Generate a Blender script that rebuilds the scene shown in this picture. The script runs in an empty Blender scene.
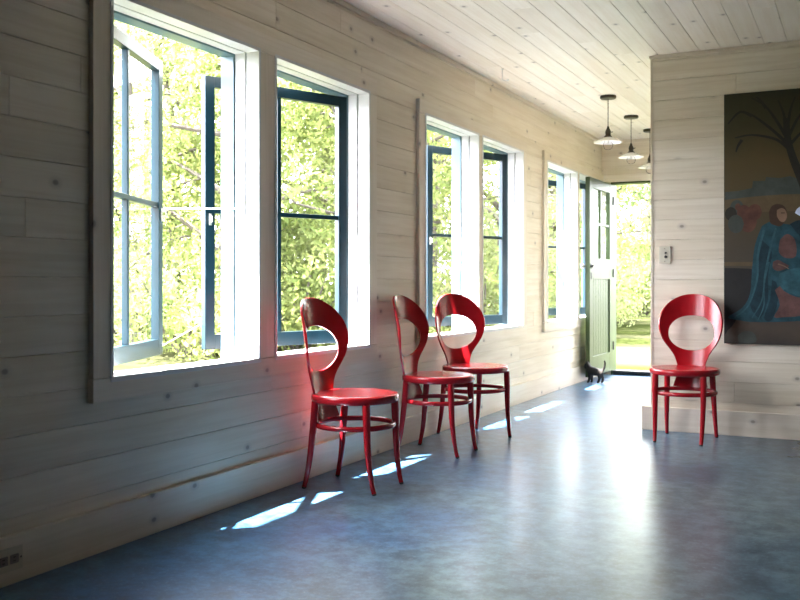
import bpy, bmesh, math, random
import numpy as np
from mathutils import Vector, Matrix

C = bpy.context.scene.collection
SC = bpy.context.scene
R = math.radians

# ------------------------------------------------------------------ camera, sky, sun, exposure
cam_d = bpy.data.cameras.new('camera')
cam = bpy.data.objects.new('camera', cam_d)
C.objects.link(cam)
cam_d.sensor_width = 36.0
cam_d.lens = 930 * 36 / 800
cam_d.shift_y = -18 / 800
cam_d.clip_end = 400
cam.location = (0, 0, 1.0)
cam.rotation_euler = (R(90), 0, math.atan(462 / 930))
cam_d.dof.use_dof = True
cam_d.dof.focus_distance = 5.2
cam_d.dof.aperture_fstop = 5.0
SC.camera = cam

SKY = 4.6
SUN = 25.0
EXPOSURE = 2.68
w = bpy.data.worlds.new('sky')
SC.world = w
w.use_nodes = True
bgn = w.node_tree.nodes['Background']
bgn.inputs[0].default_value = (0.89, 0.91, 1.0, 1)
bgn.inputs[1].default_value = SKY
sun_d = bpy.data.lights.new('sun', 'SUN')
sun_d.energy = SUN
sun_d.angle = R(0.6)
sun_d.color = (1.0, 0.97, 0.93)
sun = bpy.data.objects.new('sun', sun_d)
C.objects.link(sun)
sun.location = (-8, -4, 20)
sun.rotation_euler = Vector((1.0, 0.9, -3.45)).to_track_quat('-Z', 'Y').to_euler()
SC.view_settings.view_transform = 'Standard'
SC.view_settings.look = 'None'
SC.view_settings.gamma = 1
SC.view_settings.use_curve_mapping = False
SC.view_settings.exposure = EXPOSURE
SC.cycles.max_bounces = 14
SC.cycles.diffuse_bounces = 8
SC.cycles.transparent_max_bounces = 16


def portal(loc, rot, sx, sy):
    d = bpy.data.lights.new('sky_portal', 'AREA')
    d.shape = 'RECTANGLE'
    d.size = sx
    d.size_y = sy
    d.cycles.is_portal = True
    o = bpy.data.objects.new('sky_portal', d)
    o.location = loc
    o.rotation_euler = rot
    C.objects.link(o)


# measurements of the room (metres)
XW = -2.54            # left wall
YE = 10.05            # end wall
YP = 6.40             # partition with the painting
XP = -1.279           # left end of the partition
ZC = 2.53             # ceiling
XR, YB = 5.6, -4.5    # right wall, wall behind
BOARD = 0.134
ZS, ZH = 0.645, 2.075
PAIRS = [((2.647, 3.585), (3.735, 4.665)),
         ((5.446, 6.355), (6.450, 7.360)),
         ((8.040, 9.000), (9.075, 9.945))]
DOOR = (-2.415, -1.515, 2.06)

for pr in PAIRS:
    for a, b in pr:
        portal((XW - 0.19, (a + b) / 2, (ZS + ZH) / 2), (0, R(-90), 0), ZH - ZS, b - a)
portal(((DOOR[0] + DOOR[1]) / 2, YE + 0.16, 1.03), (R(-90), 0, 0), 0.9, 2.06)


# ------------------------------------------------------------------ material helpers
def mat(name):
    m = bpy.data.materials.new(name)
    m.use_nodes = True
    nt = m.node_tree
    return m, nt, nt.nodes['Principled BSDF']


def N(nt, kind, **kw):
    n = nt.nodes.new(kind)
    for k, v in kw.items():
        if k.startswith('i_'):
            n.inputs[k[2:].replace('_', ' ')].default_value = v
        else:
            setattr(n, k, v)
    return n


def L(nt, a, b):
    nt.links.new(a, b)


def ramp(nt, fac, stops):
    r = N(nt, 'ShaderNodeValToRGB')
    e = r.color_ramp.elements
    while len(e) < len(stops):
        e.new(0.5)
    for q, (p, c) in zip(e, stops):
        q.position = p
        q.color = (*c, 1) if len(c) == 3 else c
    L(nt, fac, r.inputs['Fac'])
    return r


def mixc(nt, fac, a, b, blend='MIX'):
    m = N(nt, 'ShaderNodeMix', data_type='RGBA', blend_type=blend)
    for sock, val in ((m.inputs[0], fac), (m.inputs[6], a), (m.inputs[7], b)):
        if hasattr(val, 'links') or hasattr(val, 'is_linked'):
            L(nt, val, sock)
        elif isinstance(val, (int, float)):
            sock.default_value = val
        else:
            sock.default_value = (*val, 1)
    return m.outputs[2]


def plain(name, col, rough=0.5, metal=0.0, var=0.06, scale=9.0, bump=0.0, spec=0.5):
    m, nt, b = mat(name)
    tc = N(nt, 'ShaderNodeTexCoord')
    no = N(nt, 'ShaderNodeTexNoise', i_Scale=scale, i_Detail=3.0)
    L(nt, tc.outputs['Object'], no.inputs['Vector'])
    lo = tuple(max(0, c * (1 - var)) for c in col)
    hi = tuple(min(1, c * (1 + var)) for c in col)
    r = ramp(nt, no.outputs['Fac'], [(0.3, lo), (0.7, hi)])
    L(nt, r.outputs['Color'], b.inputs['Base Color'])
    b.inputs['Roughness'].default_value = rough
    b.inputs['Metallic'].default_value = metal
    b.inputs['Specular IOR Level'].default_value = spec
    if bump:
        bn = N(nt, 'ShaderNodeBump', i_Strength=bump, i_Distance=0.002)
        L(nt, no.outputs['Fac'], bn.inputs['Height'])
        L(nt, bn.outputs['Normal'], b.inputs['Normal'])
    return m


def pine(name, light, tan, rough=0.5, contrast=1.0):
    """whitewashed pine boards: grain along u, knots, each board a little different"""
    m, nt, b = mat(name)
    uv = N(nt, 'ShaderNodeUVMap', uv_map='board')
    at = N(nt, 'ShaderNodeAttribute', attribute_name='rnd')
    off = N(nt, 'ShaderNodeVectorMath', operation='MULTIPLY')
    cmb = N(nt, 'ShaderNodeCombineXYZ')
    for i in range(3):
        L(nt, at.outputs['Fac'], cmb.inputs[i])
    L(nt, cmb.outputs[0], off.inputs[0])
    off.inputs[1].default_value = (61.0, 23.0, 11.0)
    add = N(nt, 'ShaderNodeVectorMath', operation='ADD')
    L(nt, uv.outputs[0], add.inputs[0])
    L(nt, off.outputs[0], add.inputs[1])
    # long streaky grain
    mp = N(nt, 'ShaderNodeMapping')
    mp.inputs['Scale'].default_value = (1.6, 34, 1)
    L(nt, add.outputs[0], mp.inputs[0])
    g = N(nt, 'ShaderNodeTexNoise', i_Scale=1.0, i_Detail=4.0, i_Roughness=0.6, i_Distortion=0.5)
    L(nt, mp.outputs[0], g.inputs['Vector'])
    # wash patches
    mp2 = N(nt, 'ShaderNodeMapping')
    mp2.inputs['Scale'].default_value = (1.3, 5, 1)
    L(nt, add.outputs[0], mp2.inputs[0])
    g2 = N(nt, 'ShaderNodeTexNoise', i_Scale=1.0, i_Detail=3.0)
    L(nt, mp2.outputs[0], g2.inputs['Vector'])
    c1 = ramp(nt, g.outputs['Fac'], [(0.36, tan), (0.58, light)])
    c2 = mixc(nt, 0.35, light, c1.outputs['Color'])
    rr = ramp(nt, g2.outputs['Fac'], [(0.32, (0.88, 0.85, 0.79)), (0.60, (1.0, 1.0, 1.0))])
    c3 = mixc(nt, 0.75 * contrast, c2, rr.outputs['Color'], 'MULTIPLY')
    br = ramp(nt, at.outputs['Fac'], [(0.0, (0.92, 0.905, 0.88)), (0.5, (1, 1, 1)), (1.0, (0.97, 0.97, 0.975))])
    c4 = mixc(nt, 1.0, c3, br.outputs['Color'], 'MULTIPLY')
    # knots
    mp3 = N(nt, 'ShaderNodeMapping')
    mp3.inputs['Scale'].default_value = (3.6, 5.0, 1)
    L(nt, add.outputs[0], mp3.inputs[0])
    vo = N(nt, 'ShaderNodeTexVoronoi', i_Scale=1.0, i_Randomness=1.0)
    vo.voronoi_dimensions = '2D'
    L(nt, mp3.outputs[0], vo.inputs['Vector'])
    kd = ramp(nt, vo.outputs['Distance'], [(0.0, (1.0,) * 3), (0.035, (0.9,) * 3), (0.060, (0.30,) * 3), (0.14, (0, 0, 0))])
    sep = N(nt, 'ShaderNodeSeparateColor')
    L(nt, vo.outputs['Color'], sep.inputs[0])
    gate = N(nt, 'ShaderNodeMath', operation='GREATER_THAN')
    L(nt, sep.outputs[0], gate.inputs[0])
    gate.inputs[1].default_value = 0.74
    km = N(nt, 'ShaderNodeMath', operation='MULTIPLY')
    L(nt, kd.outputs['Color'], km.inputs[0])
    L(nt, gate.outputs[0], km.inputs[1])
    ks = N(nt, 'ShaderNodeMath', operation='MULTIPLY')
    L(nt, km.outputs[0], ks.inputs[0])
    ks.inputs[1].default_value = 0.85
    c5 = mixc(nt, ks.outputs[0], c4, (0.20, 0.165, 0.14))
    L(nt, c5, b.inputs['Base Color'])
    b.inputs['Roughness'].default_value = rough
    bn = N(nt, 'ShaderNodeBump', i_Strength=0.15, i_Distance=0.002)
    L(nt, g.outputs['Fac'], bn.inputs['Height'])
    L(nt, bn.outputs['Normal'], b.inputs['Normal'])
    return m


M = {}
M['wall'] = pine('whitewashed_pine', (0.74, 0.67, 0.555), (0.54, 0.44, 0.32))
M['ceiling'] = pine('pale_ceiling_pine', (0.80, 0.74, 0.665), (0.66, 0.56, 0.45), 0.45, 0.8)
M['trim'] = pine('pine_trim', (0.74, 0.67, 0.57), (0.58, 0.49, 0.38))
M['white'] = plain('white_paint', (0.62, 0.62, 0.63), 0.35)
M['groove_strip'] = plain('dark_groove_strip', (0.10, 0.11, 0.12), 0.5)
M['teal'] = plain('dark_teal_gloss_paint', (0.004, 0.020, 0.032), 0.28, var=0.12, spec=0.32)
M['door'] = plain('dark_green_gloss_paint', (0.046, 0.070, 0.026), 0.34, var=0.12, spec=0.2)
M['socket'] = plain('brown_socket', (0.20, 0.18, 0.16), 0.5)
M['frame_blue'] = plain('blue_green_frame_paint', (0.09, 0.17, 0.21), 0.3, var=0.1)
M['dark_wall'] = pine('bounce_damping_pine', (0.16, 0.12, 0.085), (0.10, 0.07, 0.045))  # dark tone chosen for unseen walls and ceiling, to cut bounced light
M['red'] = plain('red_lacquer', (0.36, 0.008, 0.014), 0.22, var=0.08, scale=14)
M['black'] = plain('black_iron', (0.012, 0.012, 0.012), 0.45, var=0.2)
M['bronze'] = plain('dark_bronze', (0.045, 0.035, 0.022), 0.4, 0.6)
M['cord'] = plain('brown_cord', (0.10, 0.07, 0.045), 0.8)
M['enamel'] = plain('milk_glass', (0.80, 0.77, 0.76), 0.18)
M['ivory'] = plain('ivory_plate', (0.52, 0.48, 0.38), 0.4)
M['porcelain'] = plain('white_porcelain', (0.82, 0.81, 0.78), 0.12)
M['steel'] = plain('pale_metal', (0.62, 0.62, 0.60), 0.3, 0.8)
M['rubber'] = plain('dark_foot', (0.03, 0.012, 0.012), 0.6)
M['catblack'] = plain('black_cast_iron', (0.014, 0.012, 0.011), 0.65, var=0.3, scale=40, bump=0.3, spec=0.2)


def glass(name, tint=(1, 1, 1), ior=1.5):
    m = bpy.data.materials.new(name)
    m.use_nodes = True
    nt = m.node_tree
    nt.nodes.clear()
    out = N(nt, 'ShaderNodeOutputMaterial')
    tr = N(nt, 'ShaderNodeBsdfTransparent')
    tr.inputs[0].default_value = (*tint, 1)
    gl = N(nt, 'ShaderNodeBsdfGlossy')
    gl.inputs['Roughness'].default_value = 0.02
    fr = N(nt, 'ShaderNodeFresnel', i_IOR=ior)
    no = N(nt, 'ShaderNodeTexNoise', i_Scale=3.0)
    bn = N(nt, 'ShaderNodeBump', i_Strength=0.03, i_Distance=0.01)
    tc = N(nt, 'ShaderNodeTexCoord')
    L(nt, tc.outputs['Object'], no.inputs['Vector'])
    L(nt, no.outputs['Fac'], bn.inputs['Height'])
    L(nt, bn.outputs['Normal'], gl.inputs['Normal'])
    mx = N(nt, 'ShaderNodeMixShader')
    L(nt, fr.outputs[0], mx.inputs[0])
    L(nt, tr.outputs[0], mx.inputs[1])
    L(nt, gl.outputs[0], mx.inputs[2])
    L(nt, mx.outputs[0], out.inputs[0])
    return m


M['glass'] = glass('window_glass', (0.97, 0.985, 0.98))
M['bulb'] = glass('bulb_glass', (0.97, 0.96, 0.98), 1.10)


def floor_mat():
    m, nt, b = mat('blue_stained_concrete')
    tc = N(nt, 'ShaderNodeTexCoord')
    n1 = N(nt, 'ShaderNodeTexNoise', i_Scale=0.9, i_Detail=5.0, i_Roughness=0.55, i_Distortion=0.3)
    n2 = N(nt, 'ShaderNodeTexNoise', i_Scale=11.0, i_Detail=9.0, i_Roughness=0.74)
    n3 = N(nt, 'ShaderNodeTexNoise', i_Scale=60.0, i_Detail=3.0, i_Roughness=0.6)
    for n in (n1, n2, n3):
        L(nt, tc.outputs['Object'], n.inputs['Vector'])
    a = ramp(nt, n1.outputs['Fac'], [(0.36, (0.008, 0.042, 0.115)), (0.5, (0.024, 0.084, 0.175)), (0.64, (0.058, 0.118, 0.160))])
    c = ramp(nt, n2.outputs['Fac'], [(0.38, (0.30, 0.34, 0.40)), (0.5, (1, 1, 1)), (0.60, (1.9, 1.8, 1.7))])
    # the base colour turns a greyer teal towards the middle of the room
    sx = N(nt, 'ShaderNodeSeparateXYZ')
    L(nt, tc.outputs['Object'], sx.inputs[0])
    mr = N(nt, 'ShaderNodeMapRange', interpolation_type='SMOOTHSTEP')
    L(nt, sx.outputs['X'], mr.inputs['Value'])
    mr.inputs['From Min'].default_value = -1.9
    mr.inputs['From Max'].default_value = -0.3
    mr.inputs['To Max'].default_value = 0.75
    teal = ramp(nt, n1.outputs['Fac'], [(0.36, (0.026, 0.052, 0.062)), (0.64, (0.078, 0.108, 0.108))])
    base = mixc(nt, mr.outputs['Result'], a.outputs['Color'], teal.outputs['Color'])
    col = mixc(nt, 0.8, base, c.outputs['Color'], 'MULTIPLY')
    d = ramp(nt, n3.outputs['Fac'], [(0.56, (0, 0, 0)), (0.74, (0.40,) * 3)])
    col2 = mixc(nt, d.outputs['Color'], col, (0.20, 0.27, 0.33))
    L(nt, col2, b.inputs['Base Color'])
    rr = ramp(nt, n1.outputs['Fac'], [(0.3, (0.27,) * 3), (0.7, (0.33,) * 3)])
    L(nt, rr.outputs['Color'], b.inputs['Roughness'])
    b.inputs['Specular IOR Level'].default_value = 0.5
    b.inputs['Specular Tint'].default_value = (0.80, 0.88, 1.0, 1)
    b.inputs['Coat Weight'].default_value = 0.25
    b.inputs['Coat Roughness'].default_value = 0.25
    bn = N(nt, 'ShaderNodeBump', i_Strength=0.03, i_Distance=0.002)
    L(nt, n2.outputs['Fac'], bn.inputs['Height'])
    L(nt, bn.outputs['Normal'], b.inputs['Normal'])
    return m


M['floor'] = floor_mat()


def leaf_mat(name, c1, c2, tr):
    m = bpy.data.materials.new(name)
    m.use_nodes = True
    nt = m.node_tree
    nt.nodes.clear()
    out = N(nt, 'ShaderNodeOutputMaterial')
    tc = N(nt, 'ShaderNodeTexCoord')
    no = N(nt, 'ShaderNodeTexNoise', i_Scale=1.3, i_Detail=4.0)
    L(nt, tc.outputs['Object'], no.inputs['Vector'])
    r = ramp(nt, no.outputs['Fac'], [(0.35, c1), (0.65, c2)])
    d = N(nt, 'ShaderNodeBsdfDiffuse')
    t = N(nt, 'ShaderNodeBsdfTranslucent')
    L(nt, r.outputs[0], d.inputs[0])
    tcol = mixc(nt, 1.0, r.outputs[0], tr, 'MULTIPLY')
    L(nt, tcol, t.inputs[0])
    mx = N(nt, 'ShaderNodeAddShader')
    L(nt, d.outputs[0], mx.inputs[0])
    L(nt, t.outputs[0], mx.inputs[1])
    L(nt, mx.outputs[0], out.inputs[0])
    return m


M['leaf_a'] = leaf_mat('sunny_green_leaf', (0.0435, 0.0584, 0.0196), (0.0925, 0.1035, 0.0427), (1.5, 1.45, 1.1))
M['leaf_b'] = leaf_mat('mid_green_leaf', (0.0348, 0.0520, 0.0215), (0.0709, 0.0861, 0.0403), (1.5, 1.5, 1.2))
M['leaf_c'] = leaf_mat('pale_green_leaf', (0.0580, 0.0699, 0.0339), (0.1152, 0.1255, 0.0654), (1.5, 1.5, 1.2))
M['bark'] = plain('grey_bark', (0.06, 0.05, 0.04), 0.9, var=0.3, scale=6, bump=0.5)


def grass_mat():
    m, nt, b = mat('lawn_grass')
    tc = N(nt, 'ShaderNodeTexCoord')
    mp = N(nt, 'ShaderNodeMapping')
    mp.inputs['Scale'].default_value = (0.05, 0.30, 1)
    L(nt, tc.outputs['Object'], mp.inputs[0])
    n1 = N(nt, 'ShaderNodeTexNoise', i_Scale=1.6, i_Detail=5.0)
    L(nt, mp.outputs[0], n1.inputs['Vector'])
    n2 = N(nt, 'ShaderNodeTexNoise', i_Scale=22.0, i_Detail=4.0)
    L(nt, tc.outputs['Object'], n2.inputs['Vector'])
    a = ramp(nt, n1.outputs['Fac'], [(0.40, (0.016, 0.020, 0.006)), (0.62, (0.046, 0.047, 0.024))])
    c = ramp(nt, n2.outputs['Fac'], [(0.3, (0.75,) * 3), (0.7, (1.2,) * 3)])
    col = mixc(nt, 1.0, a.outputs[0], c.outputs[0], 'MULTIPLY')
    L(nt, col, b.inputs['Base Color'])
    b.inputs['Roughness'].default_value = 0.9
    b.inputs['Specular IOR Level'].default_value = 0.0
    bn = N(nt, 'ShaderNodeBump', i_Strength=0.6, i_Distance=0.03)
    L(nt, n2.outputs['Fac'], bn.inputs['Height'])
    L(nt, bn.outputs['Normal'], b.inputs['Normal'])
    return m


M['grass'] = grass_mat()


# ------------------------------------------------------------------ mesh helpers
def link(name, me, parent=None):
    o = bpy.data.objects.new(name, me)
    C.objects.link(o)
    if parent:
        o.parent = parent
    return o


class MB:
    """collects shapes, builds ONE mesh object"""
    def __init__(s):
        s.v, s.f, s.m, s.uv, s.rnd, s.sm = [], [], [], [], [], []

    def face(s, pts, m=0, uv=None, rnd=0.0, smooth=False):
        i = len(s.v)
        s.v += [tuple(p) for p in pts]
        s.f.append(tuple(range(i, i + len(pts))))
        s.m.append(m)
        s.uv.append(uv)
        s.rnd.append(rnd)
        s.sm.append(smooth)

    def box(s, x0, x1, y0, y1, z0, z1, m=0, bev=0.0, axis='y', rnd=None):
        """box, optionally with chamfered edges; board uv: u along axis"""
        bm = bmesh.new()
        bmesh.ops.create_cube(bm, size=1)
        bmesh.ops.scale(bm, vec=(x1 - x0, y1 - y0, z1 - z0), verts=bm.verts)
        bmesh.ops.translate(bm, vec=((x0 + x1) / 2, (y0 + y1) / 2, (z0 + z1) / 2), verts=bm.verts)
        if bev:
            bmesh.ops.bevel(bm, geom=bm.edges[:], offset=bev, segments=2, affect='EDGES', profile=0.6)
        s.bm(bm, m, axis=axis, rnd=random.random() if rnd is None else rnd)

    def bm(s, bm, m=0, smooth=False, axis='y', rnd=0.0, mx=None):
        i = len(s.v)
        bm.verts.index_update()
        for v in bm.verts:
            s.v.append(tuple(mx @ v.co if mx else v.co))
        for f in bm.faces:
            s.f.append(tuple(i + v.index for v in f.verts))
            s.m.append(m)
            k = {'x': 0, 'y': 1, 'z': 2}[axis]
            o = [q for q in (0, 1, 2) if q != k]
            s.uv.append([(l.vert.co[k], l.vert.co[o[0]] + l.vert.co[o[1]]) for l in f.loops])
            s.rnd.append(rnd)
            s.sm.append(smooth)
        bm.free()

    def grid(s, P, closed_u=False, closed_v=False, m=0, smooth=True):
        """P[i][j] points -> quads"""
        nu, nv = len(P), len(P[0])
        i0 = len(s.v)
        for row in P:
            s.v += [tuple(p) for p in row]
        for i in range(nu if closed_u else nu - 1):
            for j in range(nv if closed_v else nv - 1):
                a = i0 + i * nv + j
                b = i0 + ((i + 1) % nu) * nv + j
                c = i0 + ((i + 1) % nu) * nv + (j + 1) % nv
                d = i0 + i * nv + (j + 1) % nv
                s.f.append((a, b, c, d))
                s.m.append(m)
                s.uv.append(None)
                s.rnd.append(0)
                s.sm.append(smooth)

    def tube(s, pts, rad, n=12, m=0, cap=True, closed=False):
        pts = [Vector(p) for p in pts]
        if not hasattr(rad, '__len__'):
            rad = [rad] * len(pts)
        rings = []
        up = None
        for i, p in enumerate(pts):
            if closed:
                t = (pts[(i + 1) % len(pts)] - pts[i - 1]).normalized()
            else:
                t = (pts[min(i + 1, len(pts) - 1)] - pts[max(i - 1, 0)]).normalized()
            if up is None:
                up = Vector((0, 0, 1)) if abs(t.z) < 0.9 else Vector((1, 0, 0))
            a = t.cross(up).normalized()
            b = a.cross(t).normalized()
            up = b
            rings.append([p + a * rad[i] * math.cos(2 * math.pi * k / n) + b * rad[i] * math.sin(2 * math.pi * k / n) for k in range(n)])
        s.grid(rings, closed_u=closed, closed_v=True, m=m)
        if cap and not closed:
            s.face(rings[0], m)
            s.face(rings[-1][::-1], m)

    def lathe(s, prof, n=32, m=0, cx=0, cy=0, cz=0, smooth=True):
        P = [[(cx + r * math.cos(2 * math.pi * k / n), cy + r * math.sin(2 * math.pi * k / n), cz + z) for k in range(n)] for r, z in prof]
        s.grid(P, closed_v=True, m=m, smooth=smooth)

    def build(s, name, mats, parent=None, sharp=40, merge=False):
        me = bpy.data.meshes.new(name)
        me.from_pydata(s.v, [], s.f)
        if not isinstance(mats, (list, tuple)):
            mats = [mats]
        for mm in mats:
            me.materials.append(mm)
        me.polygons.foreach_set('material_index', s.m)
        me.polygons.foreach_set('use_smooth', s.sm)
        ul = me.uv_layers.new(name='board')
        k = 0
        flat = []
        for f, u in zip(s.f, s.uv):
            if u is None:
                flat += [0.0, 0.0] * len(f)
            else:
                for q in u:
                    flat += [q[0], q[1]]
        ul.data.foreach_set('uv', flat)
        a = me.attributes.new('rnd', 'FLOAT', 'FACE')
        a.data.foreach_set('value', [float(q) for q in s.rnd])
        if merge:
            bm = bmesh.new()
            bm.from_mesh(me)
            bmesh.ops.remove_doubles(bm, verts=bm.verts, dist=1e-5)
            bmesh.ops.recalc_face_normals(bm, faces=bm.faces)
            bm.to_mesh(me)
            bm.free()
        me.update()
        if any(s.sm):
            try:
                me.set_sharp_from_angle(angle=R(sharp))
            except Exception:
                pass
        return link(name, me, parent)


def tag(o, label=None, cat=None, group=None, kind=None):
    for k, v in (('label', label), ('category', cat), ('group', group), ('kind', kind)):
        if v:
            o[k] = v
    return o


def empty(name, loc=(0, 0, 0), rz=0.0):
    o = bpy.data.objects.new(name, None)
    o.empty_display_size = 0.1
    o.location = loc
    o.rotation_euler = (0, 0, rz)
    C.objects.link(o)
    return o


def copy_tree(o, parent=None):
    c = o.copy()
    C.objects.link(c)
    c.parent = parent
    for ch in list(o.children):
        copy_tree(ch, c)
    return c


# ------------------------------------------------------------------ boarded surfaces
def boards(mb, O, U, V, Nn, ulen, vlen, holes=(), pitch=BOARD, gap=0.0020, depth=0.010, seed=1, v0=0.0, joint=(1.6, 3.8)):
    """real separate boards with small open joints, laid on the plane O + u*U + v*V, faces towards Nn"""
    rg = random.Random(seed)
    O, U, V, Nn = Vector(O), Vector(U), Vector(V), Vector(Nn)
    k = 0
    v = v0
    flip = U.cross(V).dot(Nn) < 0

    def piece(u0, u1, a, b, rnd, uo):
        if u1 - u0 < 1e-4 or b - a < 1e-4:
            return
        e = 0.0016
        P = lambda u, vv, d: O + U * u + V * vv + Nn * d
        q = [(u0 + e, a + e), (u1 - e, a + e), (u1 - e, b - e), (u0 + e, b - e)]
        qo = [(u0, a), (u1, a), (u1, b), (u0, b)]
        front = [P(*t, 0) for t in q]
        mid = [P(*t, -0.0012) for t in qo]
        back = [P(*t, -depth) for t in qo]
        def add(pts, uv):
            if flip:
                pts, uv = pts[::-1], uv[::-1]
            mb.face(pts, 0, uv, rnd)
        uvs = [(t[0] + uo, t[1]) for t in q]
        add(front, uvs)
        for i in range(4):
            j = (i + 1) % 4
            add([mid[i], mid[j], front[j], front[i]], [uvs[i], uvs[j], uvs[j], uvs[i]])
            add([back[i], back[j], mid[j], mid[i]], [uvs[i], uvs[j], uvs[j], uvs[i]])

    while v < vlen:
        a, b = max(v, 0) + gap / 2, min(v + pitch, vlen) - gap / 2
        v += pitch
        k += 1
        if b - a < 0.004:
            continue
        # butt joints along the board
        cuts = [0.0]
        u = rg.uniform(0.3, joint[1])
        while u < ulen:
            cuts.append(u)
            u += rg.uniform(*joint)
        cuts.append(ulen)
        # horizontal bands at hole borders
        zs = sorted({a, b, *[h for hole in holes for h in (hole[2], hole[3]) if a < h < b]})
        segs = [(c0, c1, rg.random(), rg.uniform(0, 40)) for c0, c1 in zip(cuts[:-1], cuts[1:])]
        for za, zb in zip(zs[:-1], zs[1:]):
            zm = (za + zb) / 2
            hs = sorted((h[0], h[1]) for h in holes if h[2] < zm < h[3])
            for c0, c1, rnd, uo in segs:
                cur = c0 + gap / 4
                for h0, h1 in hs:
                    if h1 <= cur or h0 >= c1:
                        continue
                    piece(cur, min(h0, c1), za, zb, rnd, uo)
                    cur = max(cur, h1)
                piece(cur, c1 - gap / 4, za, zb, rnd, uo)


def struct(o):
    o['kind'] = 'structure'
    return o


# floor slab
mb = MB()
mb.box(XW - 0.15, XR + 0.15, YB - 0.15, YE + 0.15, -0.10, 0.0)
struct(mb.build('floor', M['floor']))

# left wall : boards + the solid wall behind, with the window openings
ops = [(a - 0.018, b + 0.018, ZS - 0.02, ZH + 0.018) for pr in PAIRS for a, b in pr]
mb = MB()
hl = [(a - YB, b - YB, c, d) for a, b, c, d in ops]
boards(mb, (XW, YB, 0), (0, 1, 0), (0, 0, 1), (1, 0, 0), YE - YB, ZC, hl, seed=4, v0=-0.055)
ys = [YB - 0.15] + [q for o in ops for q in o[:2]] + [YE + 0.15]
bx0, bx1 = XW - 0.135, XW - 0.0101
mb.box(bx0, bx1, YB - 0.15, YE + 0.15, -0.1, ZS - 0.02)
mb.box(bx0, bx1, YB - 0.15, YE + 0.15, ZH + 0.018, ZC + 0.15)
for i in range(0, len(ys), 2):
    mb.box(bx0, bx1, ys[i], ys[i + 1], ZS - 0.02, ZH + 0.018)
struct(mb.build('wall_left', M['wall']))

# partition with the painting: front and its corridor side
mb = MB()
boards(mb, (XP, YP, 0), (1, 0, 0), (0, 0, 1), (0, -1, 0), XR - XP, ZC, seed=9, v0=-0.055, joint=(1.2, 2.6))
boards(mb, (XP, YP, 0), (0, 1, 0), (0, 0, 1), (-1, 0, 0), YE - YP, ZC, seed=12, v0=-0.055)
mb.box(XP + 0.0101, XR, YP + 0.0101, YE, 0, ZC)
mb.box(XP - 0.004, XP + 0.010, YP - 0.004, YP + 0.010, 0, ZC, axis='z')
struct(mb.build('wall_partition', M['wall']))

# end wall with the doorway
mb = MB()
boards(mb, (XW, YE, 0), (1, 0, 0), (0, 0, 1), (0, -1, 0), XP - XW, ZC, [(DOOR[0] - XW - 0.02, DOOR[1] - XW + 0.02, -1, DOOR[2] + 0.02)], seed=21, v0=-0.055)
mb.box(XW, DOOR[0] - 0.02, YE + 0.0101, YE + 0.14, -0.1, ZC + 0.15)
mb.box(DOOR[1] + 0.02, XR + 0.15, YE + 0.0101, YE + 0.14, -0.1, ZC + 0.15)
mb.box(DOOR[0] - 0.02, DOOR[1] + 0.02, YE + 0.0101, YE + 0.14, DOOR[2] + 0.02, ZC + 0.15)
struct(mb.build('wall_end', M['wall']))

mb = MB()
boards(mb, (XR, YB, 0), (0, 1, 0), (0, 0, 1), (-1, 0, 0), YP - YB, ZC, seed=31, v0=-0.055)
mb.box(XR + 0.0101, XR + 0.15, YB - 0.15, YE + 0.15, -0.1, ZC + 0.15)
struct(mb.build('wall_right', M['dark_wall']))  # unseen wall, made dark so it returns little light
mb = MB()
boards(mb, (XW, YB, 0), (1, 0, 0), (0, 0, 1), (0, 1, 0), XR - XW, ZC, seed=33, v0=-0.055)
mb.box(XW, XR + 0.15, YB - 0.15, YB - 0.0101, -0.1, ZC + 0.15)
struct(mb.build('wall_rear', M['dark_wall']))  # also out of view, dark to hold down the bounce

# ceiling boards run along the room
mb = MB()
boards(mb, (XW, 2.4, ZC), (0, 1, 0), (1, 0, 0), (0, 0, -1), YE - 2.4, XR - XW, seed=41, v0=-0.03, joint=(2.2, 4.5))
mb.box(-2.955, XR + 0.3, YB - 0.3, YE + 0.35, ZC + 0.0101, ZC + 0.20)
struct(mb.build('ceiling', M['ceiling']))
mb = MB()
boards(mb, (XW, YB, ZC), (0, 1, 0), (1, 0, 0), (0, 0, -1), 2.4 - YB, XR - XW, seed=43, v0=-0.03, joint=(2.2, 4.5))
struct(mb.build('ceiling_rear', M['dark_wall']))  # unseen ceiling part, darkened to keep bounce off the near left wall

# baseboards
BH, BT = 0.160, 0.022


def baseboard(name, x0, x1, y0, y1, ax):
    mb = MB()
    mb.box(x0, x1, y0, y1, 0.0, BH, bev=0.003, axis=ax)
    return struct(mb.build(name, M['trim']))


baseboard('baseboard_left', XW, XW + BT, YB, YE, 'y')
baseboard('baseboard_partition', XP - 0.060, XR, YP - BT, YP - 0.0005, 'x')
baseboard('baseboard_corridor', XP - BT, XP - 0.0005, YP, YE, 'y')
baseboard('baseboard_end', XW + BT, DOOR[0] - 0.11, YE - BT, YE - 0.0005, 'x') if DOOR[0] - 0.11 > XW + BT + 0.02 else None
baseboard('baseboard_right', XR - BT, XR - 0.0005, YB, YP - BT, 'y')

# slim crown trims under the ceiling
for nm, b_ in (('trim_1', (XW, XW + 0.018, YB, YE, ZC - 0.030, ZC - 0.0005)),
               ('trim_2', (XP - 0.012, XR, YP - 0.014, YP - 0.0005, ZC - 0.022, ZC - 0.0005)),
               ('trim_3', (XW + 0.018, XP - 0.002, YE - 0.016, YE - 0.0005, ZC - 0.028, ZC - 0.0005))):
    mb = MB()
    mb.box(*b_, bev=0.003, axis='y' if nm == 'trim_1' else 'x')
    struct(mb.build(nm, M['trim']))


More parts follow.
